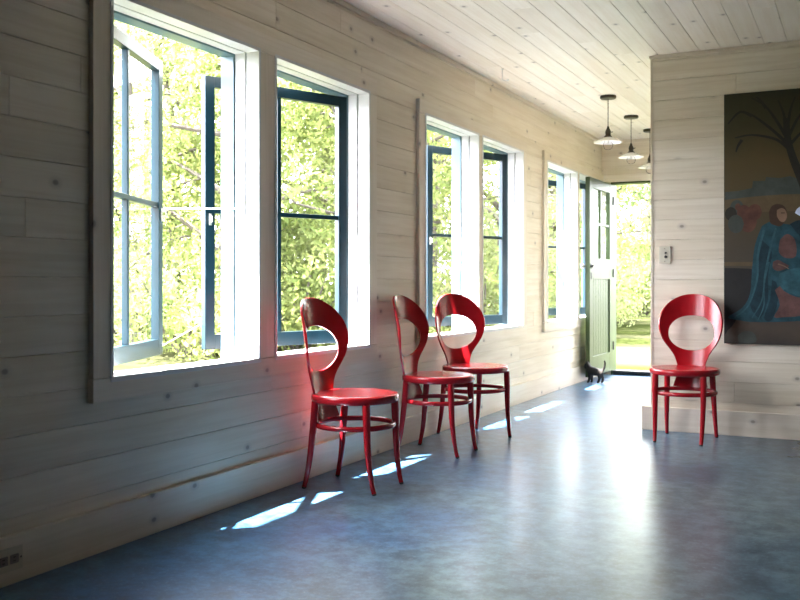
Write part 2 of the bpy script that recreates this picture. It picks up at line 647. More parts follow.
# ------------------------------------------------------------------ windows
def make_sash(parent, width, height, sgn, hinge, ang, stay=False):
    """outward casement of four panes, hinge line at its origin; sgn +1 runs to +y, -1 to -y"""
    st, th, mt = 0.056, 0.040, 0.024
    s = MB()
    Y = lambda a, b: (min(sgn * a, sgn * b), max(sgn * a, sgn * b))
    s.box(-th, 0, *Y(0, st), 0, height, bev=0.003)
    s.box(-th, 0, *Y(width - st, width), 0, height, bev=0.003)
    s.box(-th + .001, -.001, *Y(st, width - st), height - st, height, bev=0.002)
    s.box(-th + .001, -.001, *Y(st, width - st), 0, 0.075, bev=0.002)
    zm = 0.075 + (height - st - 0.075) / 2
    s.box(-th + .006, -.006, *Y(st, width - st), zm - mt / 2, zm + mt / 2, bev=0.003)
    s.box(-th + .006, -.006, *Y(width / 2 - mt / 2, width / 2 + mt / 2), 0.075, height - st, bev=0.003)
    o = s.build('sash', M['teal'], parent)
    o.location = hinge
    o.rotation_euler = (0, 0, sgn * ang)
    g = MB()
    y0, y1 = Y(st - .004, width - st + .004)
    g.face([(-th / 2, y0, .071), (-th / 2, y1, .071), (-th / 2, y1, height - st + .004), (-th / 2, y0, height - st + .004)])
    g.build('panes', M['glass'], o)
    # small latch on the free stile
    k = MB()
    yl = sgn * (width - st / 2)
    k.box(0, 0.006, yl - .008, yl + .008, zm - .075, zm - .015, bev=.002)
    k.tube([(.006, yl, zm - .03), (.022, yl, zm - .03), (.028, yl + sgn * .004, zm - .06)], .0045, 8)
    k.build('latch', M['steel'], o)
    return o


def window(idx, pr, angs):
    a0, b1 = pr[0][0], pr[1][1]
    root = empty('window_%d' % idx, (XW, (a0 + b1) / 2, 0))
    root['kind'] = 'structure'
    inv = lambda o: setattr(o, 'location', (0, 0, 0)) or o
    off = Vector((-XW, -(a0 + b1) / 2, 0))

    def part(mb_, name, m):
        o = mb_.build(name, m, root)
        o.location = off
        return o
    cw, ct = 0.10, 0.023
    # casing boards: two sides, the mullion board, head and apron with small joints
    c = MB()
    x0, x1 = XW + 0.0003, XW + ct
    re = min(b1 + cw, YE - 0.002)
    c.box(x0, x1, a0 - cw, a0 - .004, ZS - .002, ZH + .002, bev=.002, axis='z')
    c.box(x0, x1, pr[0][1] + .004, pr[1][0] - .004, ZS - .002, ZH + .002, bev=.002, axis='z')
    c.box(x0, x1, b1 + .004, re, ZS - .002, ZH + .002, bev=.002, axis='z')
    c.box(x0, x1 + .003, a0 - cw - .004, re, ZH + .004, ZH + .092, bev=.002)
    c.box(x0, x1 + .003, a0 - cw - .004, re, ZS - .090, ZS - .004, bev=.002)
    part(c, 'casing', M['trim'])
    # white reveal boards with a screen groove, in each opening
    for a, b in pr:
        j = MB()
        for xa, xb in ((XW - .044, XW + ct + .004), (XW - .110, XW - .053)):
            j.box(xa, xb, a - .016, a, ZS, ZH + .016, bev=.0015)
            j.box(xa, xb, b, b + .016, ZS, ZH + .016, bev=.0015)
            j.box(xa, xb, a, b, ZH, ZH + .016, bev=.0015)
        for za, zb, ya, yb in ((ZS, ZH + .016, a - .016, a - .010), (ZS, ZH + .016, b + .010, b + .016), (ZH + .010, ZH + .016, a, b)):
            j.box(XW - .052, XW - .044, ya, yb, za, zb, m=1)  # dark strip added in the screen groove, its shade put into the colour
        j.box(XW - .11, XW + ct + .006, a - .016, b + .016, ZS - .02, ZS, bev=.002)
        part(j, 'reveal', [M['white'], M['groove_strip']])
        f = MB()
        xa, xb = XW - .185, XW - .111
        f.box(xa, xb, a - .017, a + .010, ZS - .02, ZH + .017, bev=.002)
        f.box(xa, xb, b - .010, b + .017, ZS - .02, ZH + .017, bev=.002)
        f.box(xa, xb, a + .010, b - .010, ZH - .008, ZH + .017, bev=.002)
        part(f, 'outer_frame', M['frame_blue'])
        sl = MB()
        sl.face([(XW - .111, a - .015, ZS - .001), (XW - .111, b + .015, ZS - .001), (XW - .24, b + .015, ZS - .022), (XW - .24, a - .015, ZS - .022)][::-1])
        sl.box(XW - .24, XW - .136, a - .015, b + .015, ZS - .06, ZS - .0225)
        part(sl, 'outer_sill', M['white'])
    H = ZH - ZS - 0.022
    for (a, b), sg, an in zip(pr, (1, -1), angs):
        wd = b - a - 0.026
        hy = a + .013 if sg > 0 else b - .013
        make_sash(root, wd, H, sg, (-.112, hy - (a0 + b1) / 2, ZS + .008), an)
    return root


w1 = window(1, PAIRS[0], (R(23.2), R(23.6)))
w2 = window(2, PAIRS[1], (R(24), R(24)))
w3 = window(3, PAIRS[2], (R(24), R(24)))
# the thin stay rods of the first window
rod = MB()
off = Vector((-XW, -(PAIRS[0][0][0] + PAIRS[0][1][1]) / 2, 0))
fe = Vector((XW - .112 - .9 * math.sin(R(23.2)), 2.66 + .9 * math.cos(R(23.2)), 0))
rod.tube([fe + off + Vector((0.0, -.02, 1.35)), Vector((XW - .09, 3.584, 1.345)) + off], .004, 6)
rod.build('stay_rod', M['steel'], w1)
rod = MB()
rod.tube([fe + off + Vector((0, -.01, .69)), Vector((XW - .55, 3.95, .80)) + off], .003, 6)
rod.build('stay_rod', M['steel'], w1)

# ------------------------------------------------------------------ doorway and door
mb = MB()
mb.box(XW + .001, DOOR[0] - .004, YE - .022, YE - .0003, 0, DOOR[2] + .002, bev=.002, axis='z')
mb.box(DOOR[1] + .004, DOOR[1] + .11, YE - .022, YE - .0003, 0, DOOR[2] + .002, bev=.002, axis='z')
mb.box(XW + .001, DOOR[1] + .11, YE - .025, YE - .0003, DOOR[2] + .004, DOOR[2] + .098, bev=.002, axis='x')
struct(mb.build('trim_4', M['trim']))
mb = MB()
mb.box(DOOR[0] - .018, DOOR[0], YE - .026, YE + .15, 0, DOOR[2] + .018, bev=.002)
mb.box(DOOR[1], DOOR[1] + .018, YE - .026, YE + .15, 0, DOOR[2] + .018, bev=.002)
mb.box(DOOR[0], DOOR[1], YE - .026, YE + .15, DOOR[2], DOOR[2] + .018, bev=.002)
struct(mb.build('trim_5', M['door']))
mb = MB()
mb.box(DOOR[0] + .001, DOOR[1] - .001, YE - .03, YE + .14, 0.0, 0.045, bev=.008, axis='x')
struct(mb.build('trim_6', M['black']))

# leaf: local x = thickness (room face at +x), y from hinge (0) to free edge (-w)
door = empty('door_1', (DOOR[0] + .004, YE - .034, 0.050))
door['kind'] = 'structure'
door.rotation_euler = (0, 0, R(-1.0))
DW, DH, DT = 0.885, 2.0, 0.045
st = 0.115
d = MB()
d.box(-DT, 0, -st, 0, 0, DH, bev=.003)
d.box(-DT, 0, -DW, -DW + st, 0, DH, bev=.003)
for za, zb in ((0, .20), (.98, 1.19), (1.92 - .02, DH)):
    d.box(-DT + .0006, -.0006, -DW + st, -st, za, zb, bev=.002)
d.box(-DT + .008, -.008, -DW / 2 - .014, -DW / 2 + .014, 1.19, 1.90, bev=.003)
d.box(-DT + .008, -.008, -DW + st, -st, 1.545 - .014, 1.545 + .014, bev=.003)
d.build('door_leaf', M['door'], door)
p = MB()
nb = 10
bw = (DW - 2 * st) / nb
for k in range(nb):
    y1 = -st - k * bw
    p.box(-DT + .014, -.014, y1 - bw + .0015, y1 - .0015, .195, .985, bev=.003)
p.box(-DT + .019, -.019, -DW + st, -st, .195, .985)
p.build('beadboard_panel', M['door'], door)
g = MB()
g.face([(-DT / 2, -DW + st, 1.185), (-DT / 2, -st, 1.185), (-DT / 2, -st, 1.905), (-DT / 2, -DW + st, 1.905)])
g.build('panes', M['glass'], door)
for sx in (1, -1):
    k = MB()
    prof = [(0.0001, 0.0), (.026, 0.0), (.026, .004), (.012, .008), (.010, .03), (.0001, .03)]
    bm_rows = [[(sx * (z + (0 if sx > 0 else DT)), -DW + .055 + r * math.cos(t * math.pi / 8), 1.11 + r * math.sin(t * math.pi / 8)) for t in range(16)] for r, z in prof]
    k.grid(bm_rows, closed_v=True)
    ro = k.build('rosette', M['black'], door)
    k = MB()
    prof = [(.0001, .026), (.012, .027), (.022, .034), (.027, .046), (.024, .058), (.014, .066), (.0001, .068)]
    rows = [[(sx * (z + (0 if sx > 0 else DT)), -DW + .055 + r * math.cos(t * math.pi / 8), 1.11 + r * math.sin(t * math.pi / 8)) for t in range(16)] for r, z in prof]
    k.grid(rows, closed_v=True)
    k.build('knob', M['porcelain'], ro)
k = MB()
k.box(-.002, .004, -DW + .042, -DW + .068, .98, 1.045, bev=.002)
k.build('keyhole_plate', M['black'], door)
for zz in (.22, 1.0, 1.78):
    k = MB()
    k.tube([(.006, .006, zz), (.006, .006, zz + .09)], .007, 10)
    k.build('hinge', M['black'], door)


# ------------------------------------------------------------------ chairs
def interp(pts, n):
    """Catmull-Rom through pts, n samples per span"""
    P = [Vector(p) for p in pts]
    out = []
    for i in range(len(P) - 1):
        p0, p1, p2, p3 = P[max(i - 1, 0)], P[i], P[i + 1], P[min(i + 2, len(P) - 1)]
        for k in range(n):
            t = k / n
            out.append(0.5 * ((2 * p1) + (p2 - p0) * t + (2 * p0 - 5 * p1 + 4 * p2 - p3) * t * t + (3 * p1 - p0 - 3 * p2 + p3) * t ** 3))
    out.append(P[-1])
    return out


SEAT_Z = 0.458


def make_chair():
    t = empty('bentwood_chair')
    # seat: round board with rolled edge and a shallow dish, straight at the back
    s = MB()
    prof = [(0.0002, SEAT_Z - .006), (.06, SEAT_Z - .006), (.12, SEAT_Z - .0045), (.16, SEAT_Z - .002), (.178, SEAT_Z), (.200, SEAT_Z), (.209, SEAT_Z - .002),
            (.2145, SEAT_Z - .008), (.2155, SEAT_Z - .018), (.2145, SEAT_Z - .030), (.210, SEAT_Z - .037), (.202, SEAT_Z - .040), (.0002, SEAT_Z - .040)]
    n = 64
    rows = []
    for r, z in prof:
        row = []
        for k in range(n):
            a = 2 * math.pi * k / n
            x, y = r * math.cos(a), r * math.sin(a)
            if y > .186:
                y = .186 + (y - .186) * .35
            row.append((x, y, z))
        rows.append(row)
    s.grid(rows, closed_v=True)
    s.build('seat', M['red'], t, merge=True)
    # backrest: curved shell, big round head with an oval opening, waist, flared tail under the seat
    half = [(0, .922), (.06, .916), (.115, .895), (.162, .858), (.194, .806), (.208, .745), (.204, .690), (.186, .632), (.160, .588), (.132, .550), (.112, .518), (.100, .488), (.092, .460), (.086, .425), (.092, .392), (.104, .352), (.112, .322)]
    hv = interp([(a, b, 0) for a, b in half], 6)
    right = [(p.x, p.y) for p in hv]
    bottom = [(.112 - .224 * k / 14, .322 - .004 * math.sin(math.pi * k / 14)) for k in range(1, 14)]
    left = [(-x, z) for x, z in right[::-1]][:-1]
    outer = right + bottom + left
    hc = .668
    Rb = .29

    def inner(ang):
        ca, sa = math.cos(ang), math.sin(ang)
        e = 2.25
        rr = (abs(ca / .153) ** e + abs(sa / .113) ** e) ** (-1 / e)
        x, z = rr * ca, rr * sa
        if z < 0:
            x *= 1 - .10 * (z / .113) ** 2
        return (x, hc + z)

    def pos(x, z, off):
        th = math.asin(max(-.95, min(.95, .965 * x / Rb)))
        lean = .150
        y = .196 + lean * (z - SEAT_Z)
        return Vector(((Rb + off) * math.sin(th), y - Rb + (Rb + off) * math.cos(th), z))
    nr = 9
    bmat = MB()
    rows_f, rows_b = [], []
    for i in range(nr + 1):
        f = i / nr
        rf, rb = [], []
        for x, z in outer:
            ix, iz = inner(math.atan2(z - hc, x))
            px, pz = ix + (x - ix) * f, iz + (z - iz) * f
            e = .0
            rf.append(pos(px, pz, -.006))
            rb.append(pos(px, pz, .006))
        rows_f.append(rf)
        rows_b.append(rb)
    bmat.grid(rows_f + rows_b[::-1], closed_u=True, closed_v=True)
    b = bmat.build('backrest', M['red'], t, merge=True, sharp=50)
    bv = b.modifiers.new('bevel', 'BEVEL')
    bv.width = .0025
    bv.segments = 2
    bv.limit_method = 'ANGLE'
    bv.angle_limit = R(50)
    # legs
    for sx in (-1, 1):
        for fr in (1, 0):
            if fr:
                pts = [(sx * .146, -.142, SEAT_Z - .036), (sx * .147, -.146, .33), (sx * .146, -.150, .22), (sx * .144, -.160, .12), (sx * .142, -.171, .05), (sx * .141, -.184, .0)]
            else:
                pts = [(sx * .142, .140, SEAT_Z - .036), (sx * .145, .147, .33), (sx * .149, .158, .22), (sx * .153, .170, .12), (sx * .156, .184, .05), (sx * .158, .196, .0)]
            cv = interp(pts, 6)
            nn = len(cv)
            rad = []
            for p in cv:
                z = p.z / SEAT_Z
                rad.append(.0105 + .0085 * min(1, z * 1.25) ** .8)
            cut = [i for i, p in enumerate(cv) if p.z >= .012]
            lg = MB()
            lg.tube([cv[i] for i in cut] + [cv[cut[-1]].lerp(cv[-1], .3)], [rad[i] for i in cut] + [rad[cut[-1]]], 14)
            lo = lg.build('leg', M['red'], t)
            fc = MB()
            q = cv[cut[-1]].lerp(cv[-1], .25)
            e = cv[-1].copy()
            e.z = 0.0
            fc.tube([q, q.lerp(e, .5), e], [.0112, .0110, .0095], 14)
            # flatten the cap's end on the floor
            fc.v = [(v[0], v[1], max(v[2], 0.0)) for v in fc.v]
            fo = fc.build('foot_cap', M['rubber'], lo)
            fo['label'] = 'dark foot cap'
    # ring stretcher inside the legs
    rg = MB()
    n = 56
    rr = .190
    pr = [(.011 * math.cos(q * math.pi / 6), .013 * math.sin(q * math.pi / 6)) for q in range(12)]
    rows = [[((rr + a) * math.cos(2 * math.pi * k / n), (rr + a) * math.sin(2 * math.pi * k / n), .306 + b_) for a, b_ in pr] for k in range(n)]
    rg.grid(rows, closed_u=True, closed_v=True)
    rg.build('stretcher_ring', M['red'], t)
    return t


chair = make_chair()
spots = [(-2.225, 3.985, 89.5, 'red bentwood chair nearest the camera, side-on under the first window'),
         (-2.235, 5.005, 90, 'red bentwood chair in the middle of the window row, against the bare wall between windows'),
         (-2.255, 5.640, 59, 'red bentwood chair third along the windows, turned at an angle to the wall'),
         (-1.006, 6.070, -3.5, 'red bentwood chair beside the painting, facing forward against the partition wall')]
for i, (x, y, a, lb) in enumerate(spots):
    o = chair if i == 0 else copy_tree(chair)
    o.location = (x, y, 0)
    o.rotation_euler = (0, 0, R(a))
    tag(o, lb, 'chair', 'red round-backed chairs')


# ------------------------------------------------------------------ pendant lamps
def make_pendant():
    t = empty('pendant_lamp')      # origin on the ceiling
    k = MB()
    k.lathe([(.0002, 0), (.064, 0), (.066, -.006), (.066, -.018), (.060, -.024), (.02, -.027), (.0002, -.027)], 32)
    k.build('canopy', M['bronze'], t)
    k = MB()
    k.tube([(0, 0, -.024), (0, 0, -.262)], .0035, 8)
    k.build('cord', M['cord'], t)
    k = MB()
    k.lathe([(.0002, -.250), (.008, -.252), (.012, -.268), (.021, -.284), (.024, -.300), (.021, -.318), (.024, -.326), (.033, -.334), (.034, -.342), (.0002, -.342)], 24)
    k.tube([(.02, 0, -.30), (.04, 0, -.298)], .004, 8)
    k.build('socket', M['bronze'], t)
    k = MB()
    k.lathe([(.030, -.340), (.050, -.346), (.085, -.362), (.113, -.378), (.115, -.382), (.112, -.385), (.084, -.370), (.050, -.354), (.028, -.349)], 48)
    k.build('shade', M['enamel'], t)
    k = MB()
    k.lathe([(.014, -.342), (.016, -.358), (.028, -.374), (.039, -.394), (.040, -.412), (.033, -.430), (.018, -.441), (.0002, -.444)], 28)
    b = k.build('bulb', M['bulb'], t)
    k = MB()
    k.lathe([(.0002, -.35), (.006, -.352), (.005, -.39), (.0002, -.392)], 10)
    k.tube([(.010 * math.cos(q), .010 * math.sin(q), -.385 - .012 * (q % 2)) for q in range(7)], .0015, 6)
    k.build('filament', M['steel'], b)
    return t


pend = make_pendant()
for i, (x, y, lb) in enumerate([(-1.87, 7.61, 'nearest pendant lamp of the corridor row, white shade wholly clear of the wall edge'),
                                (-1.905, 8.62, 'middle pendant lamp of the corridor row, with white saucer shade'),
                                (-1.905, 9.47, 'farthest pendant lamp, shade partly hidden by the partition corner')]):
    o = pend if i == 0 else copy_tree(pend)
    o.location = (x, y, ZC)
    tag(o, lb, 'lamp', 'pendant lamps in the corridor')

# small wire hook under the ceiling
k = MB()
k.tube([(0, 0, 0), (0, 0, -.070), (.006, 0, -.080), (.020, 0, -.084), (.040, .004, -.084)], .0028, 8)
k.tube([(.034, .004, -.084), (.046, .005, -.083)], .007, 10)
k.lathe([(.0002, 0), (.011, -.0005), (.010, -.004), (.0002, -.005)], 14)
o = k.build('ceiling_hook', M['steel'])
o.location = (-2.315, 6.31, ZC)
tag(o, 'small wire hook hanging from the ceiling boards above the second window', 'hook')

# ------------------------------------------------------------------ switch and outlet
sw = empty('light_switch', (-1.187, YP, 1.181))
k = MB()
k.box(-.0385, .0385, -.0105, -.0002, -.058, .058, bev=.003)
k.build('cover_plate', M['ivory'], sw)
for zz, r_ in ((.014, .0075), (-.012, .0095)):
    k = MB()
    k.grid([[(.006 + r * math.cos(q * math.pi / 8), -y, zz + r * math.sin(q * math.pi / 8)) for q in range(16)] for r, y in ((r_, .0095), (r_, .0145), (r_ * .7, .017), (.0001, .0175))], closed_v=True)
    k.build('push_button', M['black'], sw)
for zz in (.042, -.042):
    k = MB()
    k.grid([[(r * math.cos(q * math.pi / 6), -y, zz + r * math.sin(q * math.pi / 6)) for q in range(12)] for r, y in ((.003, .0100), (.003, .0115), (.0001, .012))], closed_v=True)
    k.build('screw', M['bronze'], sw)
tag(sw, 'ivory push-button light switch on the partition wall near its corner', 'switch')

ou = empty('power_outlet', (XW + BT, 2.165, .085))
k = MB()
k.box(.0002, .0065, -.058, .058, -.039, .039, bev=.002)
k.build('cover_plate', M['ivory'], ou)
for yy in (-.022, .022):
    k = MB()
    k.box(.006, .0085, yy - .017, yy + .017, -.015, .015, bev=.003)
    so = k.build('socket', M['socket'], ou)
    k = MB()
    for q in (-.006, .006):
        k.box(.0080, .0092, yy - .005, yy + .005, q - .0015, q + .0015)
    k.build('slot', M['rubber'], so)
for yy in (0.050, -.050):
    k = MB()
    k.box(.006, .0078, yy - .003, yy + .003, -.003, .003, bev=.001)
    k.build('screw', M['black'], ou)
tag(ou, 'ivory power outlet set sideways in the left baseboard', 'outlet')

# ------------------------------------------------------------------ painting
PX0, PX1, PZ0, PZ1 = -0.806, 0.62, 0.600, 2.222
PY = YP - 0.030
pt = empty('painting', (PX0, YP, PZ0))
W_, H_ = PX1 - PX0, PZ1 - PZ0


def paint(name, col, var=0.25, sc=9.0):
    m, nt, b = mat(name)
    tc = N(nt, 'ShaderNodeTexCoord')
    no = N(nt, 'ShaderNodeTexNoise', i_Scale=sc, i_Detail=5.0, i_Roughness=0.65)
    L(nt, tc.outputs['Object'], no.inputs['Vector'])
    r = ramp(nt, no.outputs['Fac'], [(.3, tuple(c * (1 - var) for c in col)), (.7, tuple(c * (1 + var) for c in col))])
    L(nt, r.outputs[0], b.inputs['Base Color'])
    b.inputs['Roughness'].default_value = 0.5
    b.inputs['Specular IOR Level'].default_value = 0.3
    return m


def canvas_ground():
    m, nt, b = mat('old_oil_ground')
    tc = N(nt, 'ShaderNodeTexCoord')
    sp = N(nt, 'ShaderNodeSeparateXYZ')
    L(nt, tc.outputs['Object'], sp.inputs[0])
    no = N(nt, 'ShaderNodeTexNoise', i_Scale=3.5, i_Detail=6.0, i_Roughness=0.65)
    L(nt, tc.outputs['Object'], no.inputs['Vector'])
    ad = N(nt, 'ShaderNodeMath', operation='MULTIPLY_ADD')
    L(nt, no.outputs['Fac'], ad.inputs[0])
    ad.inputs[1].default_value = 0.22
    L(nt, sp.outputs['Z'], ad.inputs[2])
    dv = N(nt, 'ShaderNodeMath', operation='DIVIDE')
    L(nt, ad.outputs[0], dv.inputs[0])
    dv.inputs[1].default_value = H_ + .22
    r = ramp(nt, dv.outputs[0], [(0.03, (.022, .022, .022)), (.12, (.075, .055, .040)), (.22, (.055, .045, .036)), (.40, (.060, .046, .030)),
                                 (.58, (.080, .056, .024)), (.70, (.085, .058, .022)), (.82, (.048, .040, .017)), (1.0, (.024, .026, .015))])
    L(nt, r.outputs[0], b.inputs['Base Color'])
    b.inputs['Roughness'].default_value = 0.5
    b.inputs['Specular IOR Level'].default_value = 0.3
    bn = N(nt, 'ShaderNodeBump', i_Strength=.2, i_Distance=.002)
    L(nt, no.outputs['Fac'], bn.inputs['Height'])
    L(nt, bn.outputs['Normal'], b.inputs['Normal'])
    return m


PM = [canvas_ground(), paint('paint_umber', (.022, .020, .013)), paint('paint_hill', (.050, .058, .050)), paint('paint_teal', (.013, .052, .068), .5, 14),
      paint('paint_deep_teal', (.007, .026, .036), .5, 14), paint('paint_rose', (.10, .048, .042), .4, 14), paint('paint_skin', (.20, .12, .075)),
      paint('paint_hair', (.050, .026, .014)), paint('paint_russet', (.10, .040, .026), .4), paint('paint_pale', (.55, .62, .78)), paint('paint_ochre', (.10, .070, .034)),
      paint('paint_light_teal', (.022, .078, .095), .4, 16), paint('paint_dark', (.014, .013, .012))]
k = MB()
k.box(0, W_, -.0295, -.0006, 0, H_, m=12, bev=.002)
k.face([(0.002, -.0300, .002), (W_ - .002, -.0300, .002), (W_ - .002, -.0300, H_ - .002), (.002, -.0300, H_ - .002)], 0)
lay = [0]


def px(u, v):
    """place on the canvas plane (metres from its lower left corner)"""
    f = 930.0
    th = math.atan(462 / f)
    s_, c_ = math.sin(th), math.cos(th)
    a, b = (u - 400) / f, (282 - v) / f
    dx, dy, dz = -s_ + c_ * a, c_ + s_ * a, b
    t = PY / dy
    return (dx * t - PX0, 1 + dz * t - PZ0)


def shape(pts, m, smooth=3):
    lay[0] += 1
    y = -.0300 - .00012 * lay[0]
    q = [px(*p) for p in pts]
    if smooth:
        q = [(v.x, v.y) for v in interp([(a, b, 0) for a, b in q + [q[0]]], smooth)][:-1]
    q = [(min(max(a, .003), W_ - .003), min(max(b, .003), H_ - .003)) for a, b in q]
    k.face([(a, y, b) for a, b in q], m)


def stroke(pts, w0, w1, m):
    lay[0] += 1
    y = -.0300 - .00012 * lay[0]
    q = interp([(*px(*p), 0) for p in pts], 5)
    for i in range(len(q) - 1):
        t = (q[i + 1] - q[i]).normalized()
        nn = Vector((-t.y, t.x, 0))
        wa = w0 + (w1 - w0) * i / (len(q) - 1)
        wb = w0 + (w1 - w0) * (i + 1) / (len(q) - 1)
        P = [q[i] + nn * wa, q[i] - nn * wa, q[i + 1] - nn * wb, q[i + 1] + nn * wb]
        P = [(min(max(a.x, .003), W_ - .003), y, min(max(a.y, .003), H_ - .003)) for a in P]
        k.face(P, m)


# distant town and hills
shape([(725, 192), (738, 191), (752, 188), (753, 181), (765, 181), (766, 177), (780, 178), (790, 176), (802, 180), (830, 176), (830, 200), (725, 202)], 2, 0)
shape([(725, 200), (760, 196), (800, 194), (835, 196), (835, 208), (725, 212)], 10)
# tree with fanning boughs on the right
stroke([(812, 205), (801, 178), (793, 158), (788, 140), (786, 118)], .028, .018, 1)
for e in ([(788, 148), (775, 139), (752, 135), (735, 138)], [(788, 144), (770, 128), (752, 115), (742, 112)], [(788, 140), (776, 120), (765, 106), (752, 98)],
          [(787, 136), (784, 115), (778, 100)], [(787, 134), (790, 112), (795, 97)], [(788, 138), (798, 118), (810, 104)], [(789, 146), (802, 132), (818, 122)],
          [(752, 116), (740, 112), (728, 124)], [(766, 108), (760, 100), (756, 97)], [(742, 140), (738, 146), (736, 152)]):
    stroke(e, .011, .004, 1)
# far group of heads on the left
for cx_, cy_, r_, m_ in ((737, 208, 7, 2), (744, 213, 7, 8), (755, 212, 7, 8), (731, 214, 6, 1), (748, 222, 9, 8), (736, 224, 8, 2)):
    shape([(cx_ + r_ * math.cos(a * math.pi / 4), cy_ + 1.15 * r_ * math.sin(a * math.pi / 4)) for a in range(8)], m_)
for cx_, cy_ in ((755, 211), (738, 207)):
    shape([(cx_ + 3 * math.cos(a * math.pi / 4), cy_ + 3.6 * math.sin(a * math.pi / 4)) for a in range(8)], 8)
# stone ledge
shape([(724, 262), (765, 262), (765, 266), (724, 266)], 10, 0)
shape([(724, 271), (765, 272), (765, 275), (724, 275)], 10, 0)
# dark ground by the hem
shape([(724, 268), (760, 272), (748, 300), (735, 322), (728, 330), (724, 330)], 12)
# robed kneeling figure
shape([(762, 226), (772, 221), (785, 224), (800, 226), (830, 236), (832, 318), (800, 321), (775, 322), (752, 322), (738, 320), (728, 317), (742, 308), (750, 294), (752, 270), (755, 245)], 3)
shape([(762, 240), (757, 262), (756, 285), (750, 305), (760, 318), (768, 300), (768, 275), (772, 252)], 4)
shape([(772, 280), (770, 300), (764, 318), (772, 320), (778, 300), (777, 284)], 4)
stroke([(764, 230), (758, 255), (757, 280), (748, 306), (735, 317)], .008, .004, 11)
stroke([(776, 228), (770, 250), (765, 275), (762, 300), (752, 318)], .007, .003, 11)
stroke([(769, 262), (764, 285), (764, 305), (758, 320)], .005, .003, 11)
shape([(780, 240), (787, 234), (795, 240), (796, 256), (786, 258), (779, 252)], 5)
shape([(775, 290), (785, 284), (800, 290), (815, 300), (815, 312), (800, 316), (785, 317), (774, 317), (780, 305)], 5)
shape([(779, 274), (795, 268), (815, 270), (815, 288), (800, 296), (786, 292), (779, 284)], 11)
stroke([(784, 290), (796, 296), (815, 299)], .006, .004, 3)
shape([(773, 262), (778, 260), (784, 263), (789, 266), (785, 269), (778, 271), (773, 268)], 5)
stroke([(778, 264), (784, 266), (789, 269)], .005, .002, 6)
shape([(769, 212), (772, 206), (778, 204), (784, 206), (787, 212), (786, 219), (781, 226), (774, 225), (770, 222)], 7)
shape([(777, 210), (782, 208), (786, 211), (787, 217), (784, 222), (780, 221), (777, 216)], 6)
stroke([(781, 213), (785, 213)], .003, .002, 7)
shape([(790, 224), (800, 220), (812, 226), (812, 238), (800, 236)], 4)
# pale blue patch at the right
shape([(795, 213), (798, 208), (806, 206), (815, 215), (815, 222), (802, 217)], 9)
# rocks in the foreground
shape([(738, 335), (745, 331), (754, 333), (756, 342), (740, 343)], 2)
k.build('canvas', PM, pt)
tag(pt, 'large dark oil painting of a kneeling blue-robed figure, hung on the partition wall', 'painting')

# ------------------------------------------------------------------ cat doorstop
cat = empty('cat_figurine', (-2.372, 9.10, 0), R(0))
cat.scale = (.95, .95, .95)


def skin(name, chains, m, parent, sub=2):
    me = bpy.data.meshes.new(name)
    vs, es, rs, idx = [], [], [], {}
    for ch in chains:
        prev = None
        for key, co, r in ch:
            if key not in idx:
                idx[key] = len(vs)
                vs.append(co)
                rs.append(r)
            if prev is not None:
                es.append((prev, idx[key]))
            prev = idx[key]
    me.from_pydata(vs, es, [])
    o = link(name, me, parent)
    me.materials.append(m)
    sk = o.modifiers.new('skin', 'SKIN')
    me.skin_vertices[0] if me.skin_vertices else None
    if not me.skin_vertices:
        bm = bmesh.new()
        bm.from_mesh(me)
        bm.verts.layers.skin.verify()
        bm.to_mesh(me)
        bm.free()
    for i, v in enumerate(me.skin_vertices[0].data):
        v.radius = rs[i] if hasattr(rs[i], '__len__') else (rs[i], rs[i])
        v.use_root = (i == 0)
    sb = o.modifiers.new('sub', 'SUBSURF')
    sb.levels = sb.render_levels = sub
    sk.use_smooth_shade = True
    return o


# cat faces -x (towards the wall), tail up at +x
S_ = 1.0
ch = [
    [('p', (.055, 0, .118), 0.0415), ('b', (.01, 0, .122), 0.0439), ('c', (-.035, 0, .125), 0.0464), ('n', (-.062, 0, .150), 0.0329), ('h', (-.078, 0, .178), 0.0415), ('z', (-.108, 0, .170), 0.0220)],
    [('p', (.055, 0, .118), 0.0415), ('t0', (.088, 0, .135), 0.0146), ('t1', (.106, 0, .170), 0.0122), ('t2', (.112, 0, .212), 0.0110), ('t3', (.104, 0, .240), 0.0085)],
]
for sy in (-1, 1):
    ch.append([('c', (-.035, 0, .125), 0.0464), ('s%d' % sy, (-.042, sy * .022, .09), 0.0220), ('e%d' % sy, (-.040 + .006 * sy, sy * .023, .045), 0.0146), ('f%d' % sy, (-.046 + .012 * sy, sy * .023, .011), 0.0134), ('g%d' % sy, (-.060 + .012 * sy, sy * .023, .009), 0.0110)])
    ch.append([('p', (.055, 0, .118), 0.0415), ('q%d' % sy, (.060, sy * .022, .085), 0.0268), ('k%d' % sy, (.072 + .012 * sy, sy * .023, .048), 0.0146), ('m%d' % sy, (.062 + .016 * sy, sy * .023, .012), 0.0134), ('o%d' % sy, (.046 + .016 * sy, sy * .023, .009), 0.0110)])
    ch.append([('h', (-.078, 0, .178), 0.0415), ('r%d' % sy, (-.070, sy * .020, .208), 0.0134), ('R%d' % sy, (-.068, sy * .024, .228), 0.0037)])
skin('body', ch, M['catblack'], cat)
tag(cat, 'small black cat doorstop with raised tail at the foot of the open door', 'figurine')

# ------------------------------------------------------------------ outside: lawn and trees
mb = MB()
mb.face([(-140, -60, -.14), (120, -60, -.14), (120, 180, -.14), (-140, 180, -.14)])
g = mb.build('ground', M['grass'])
struct(g)


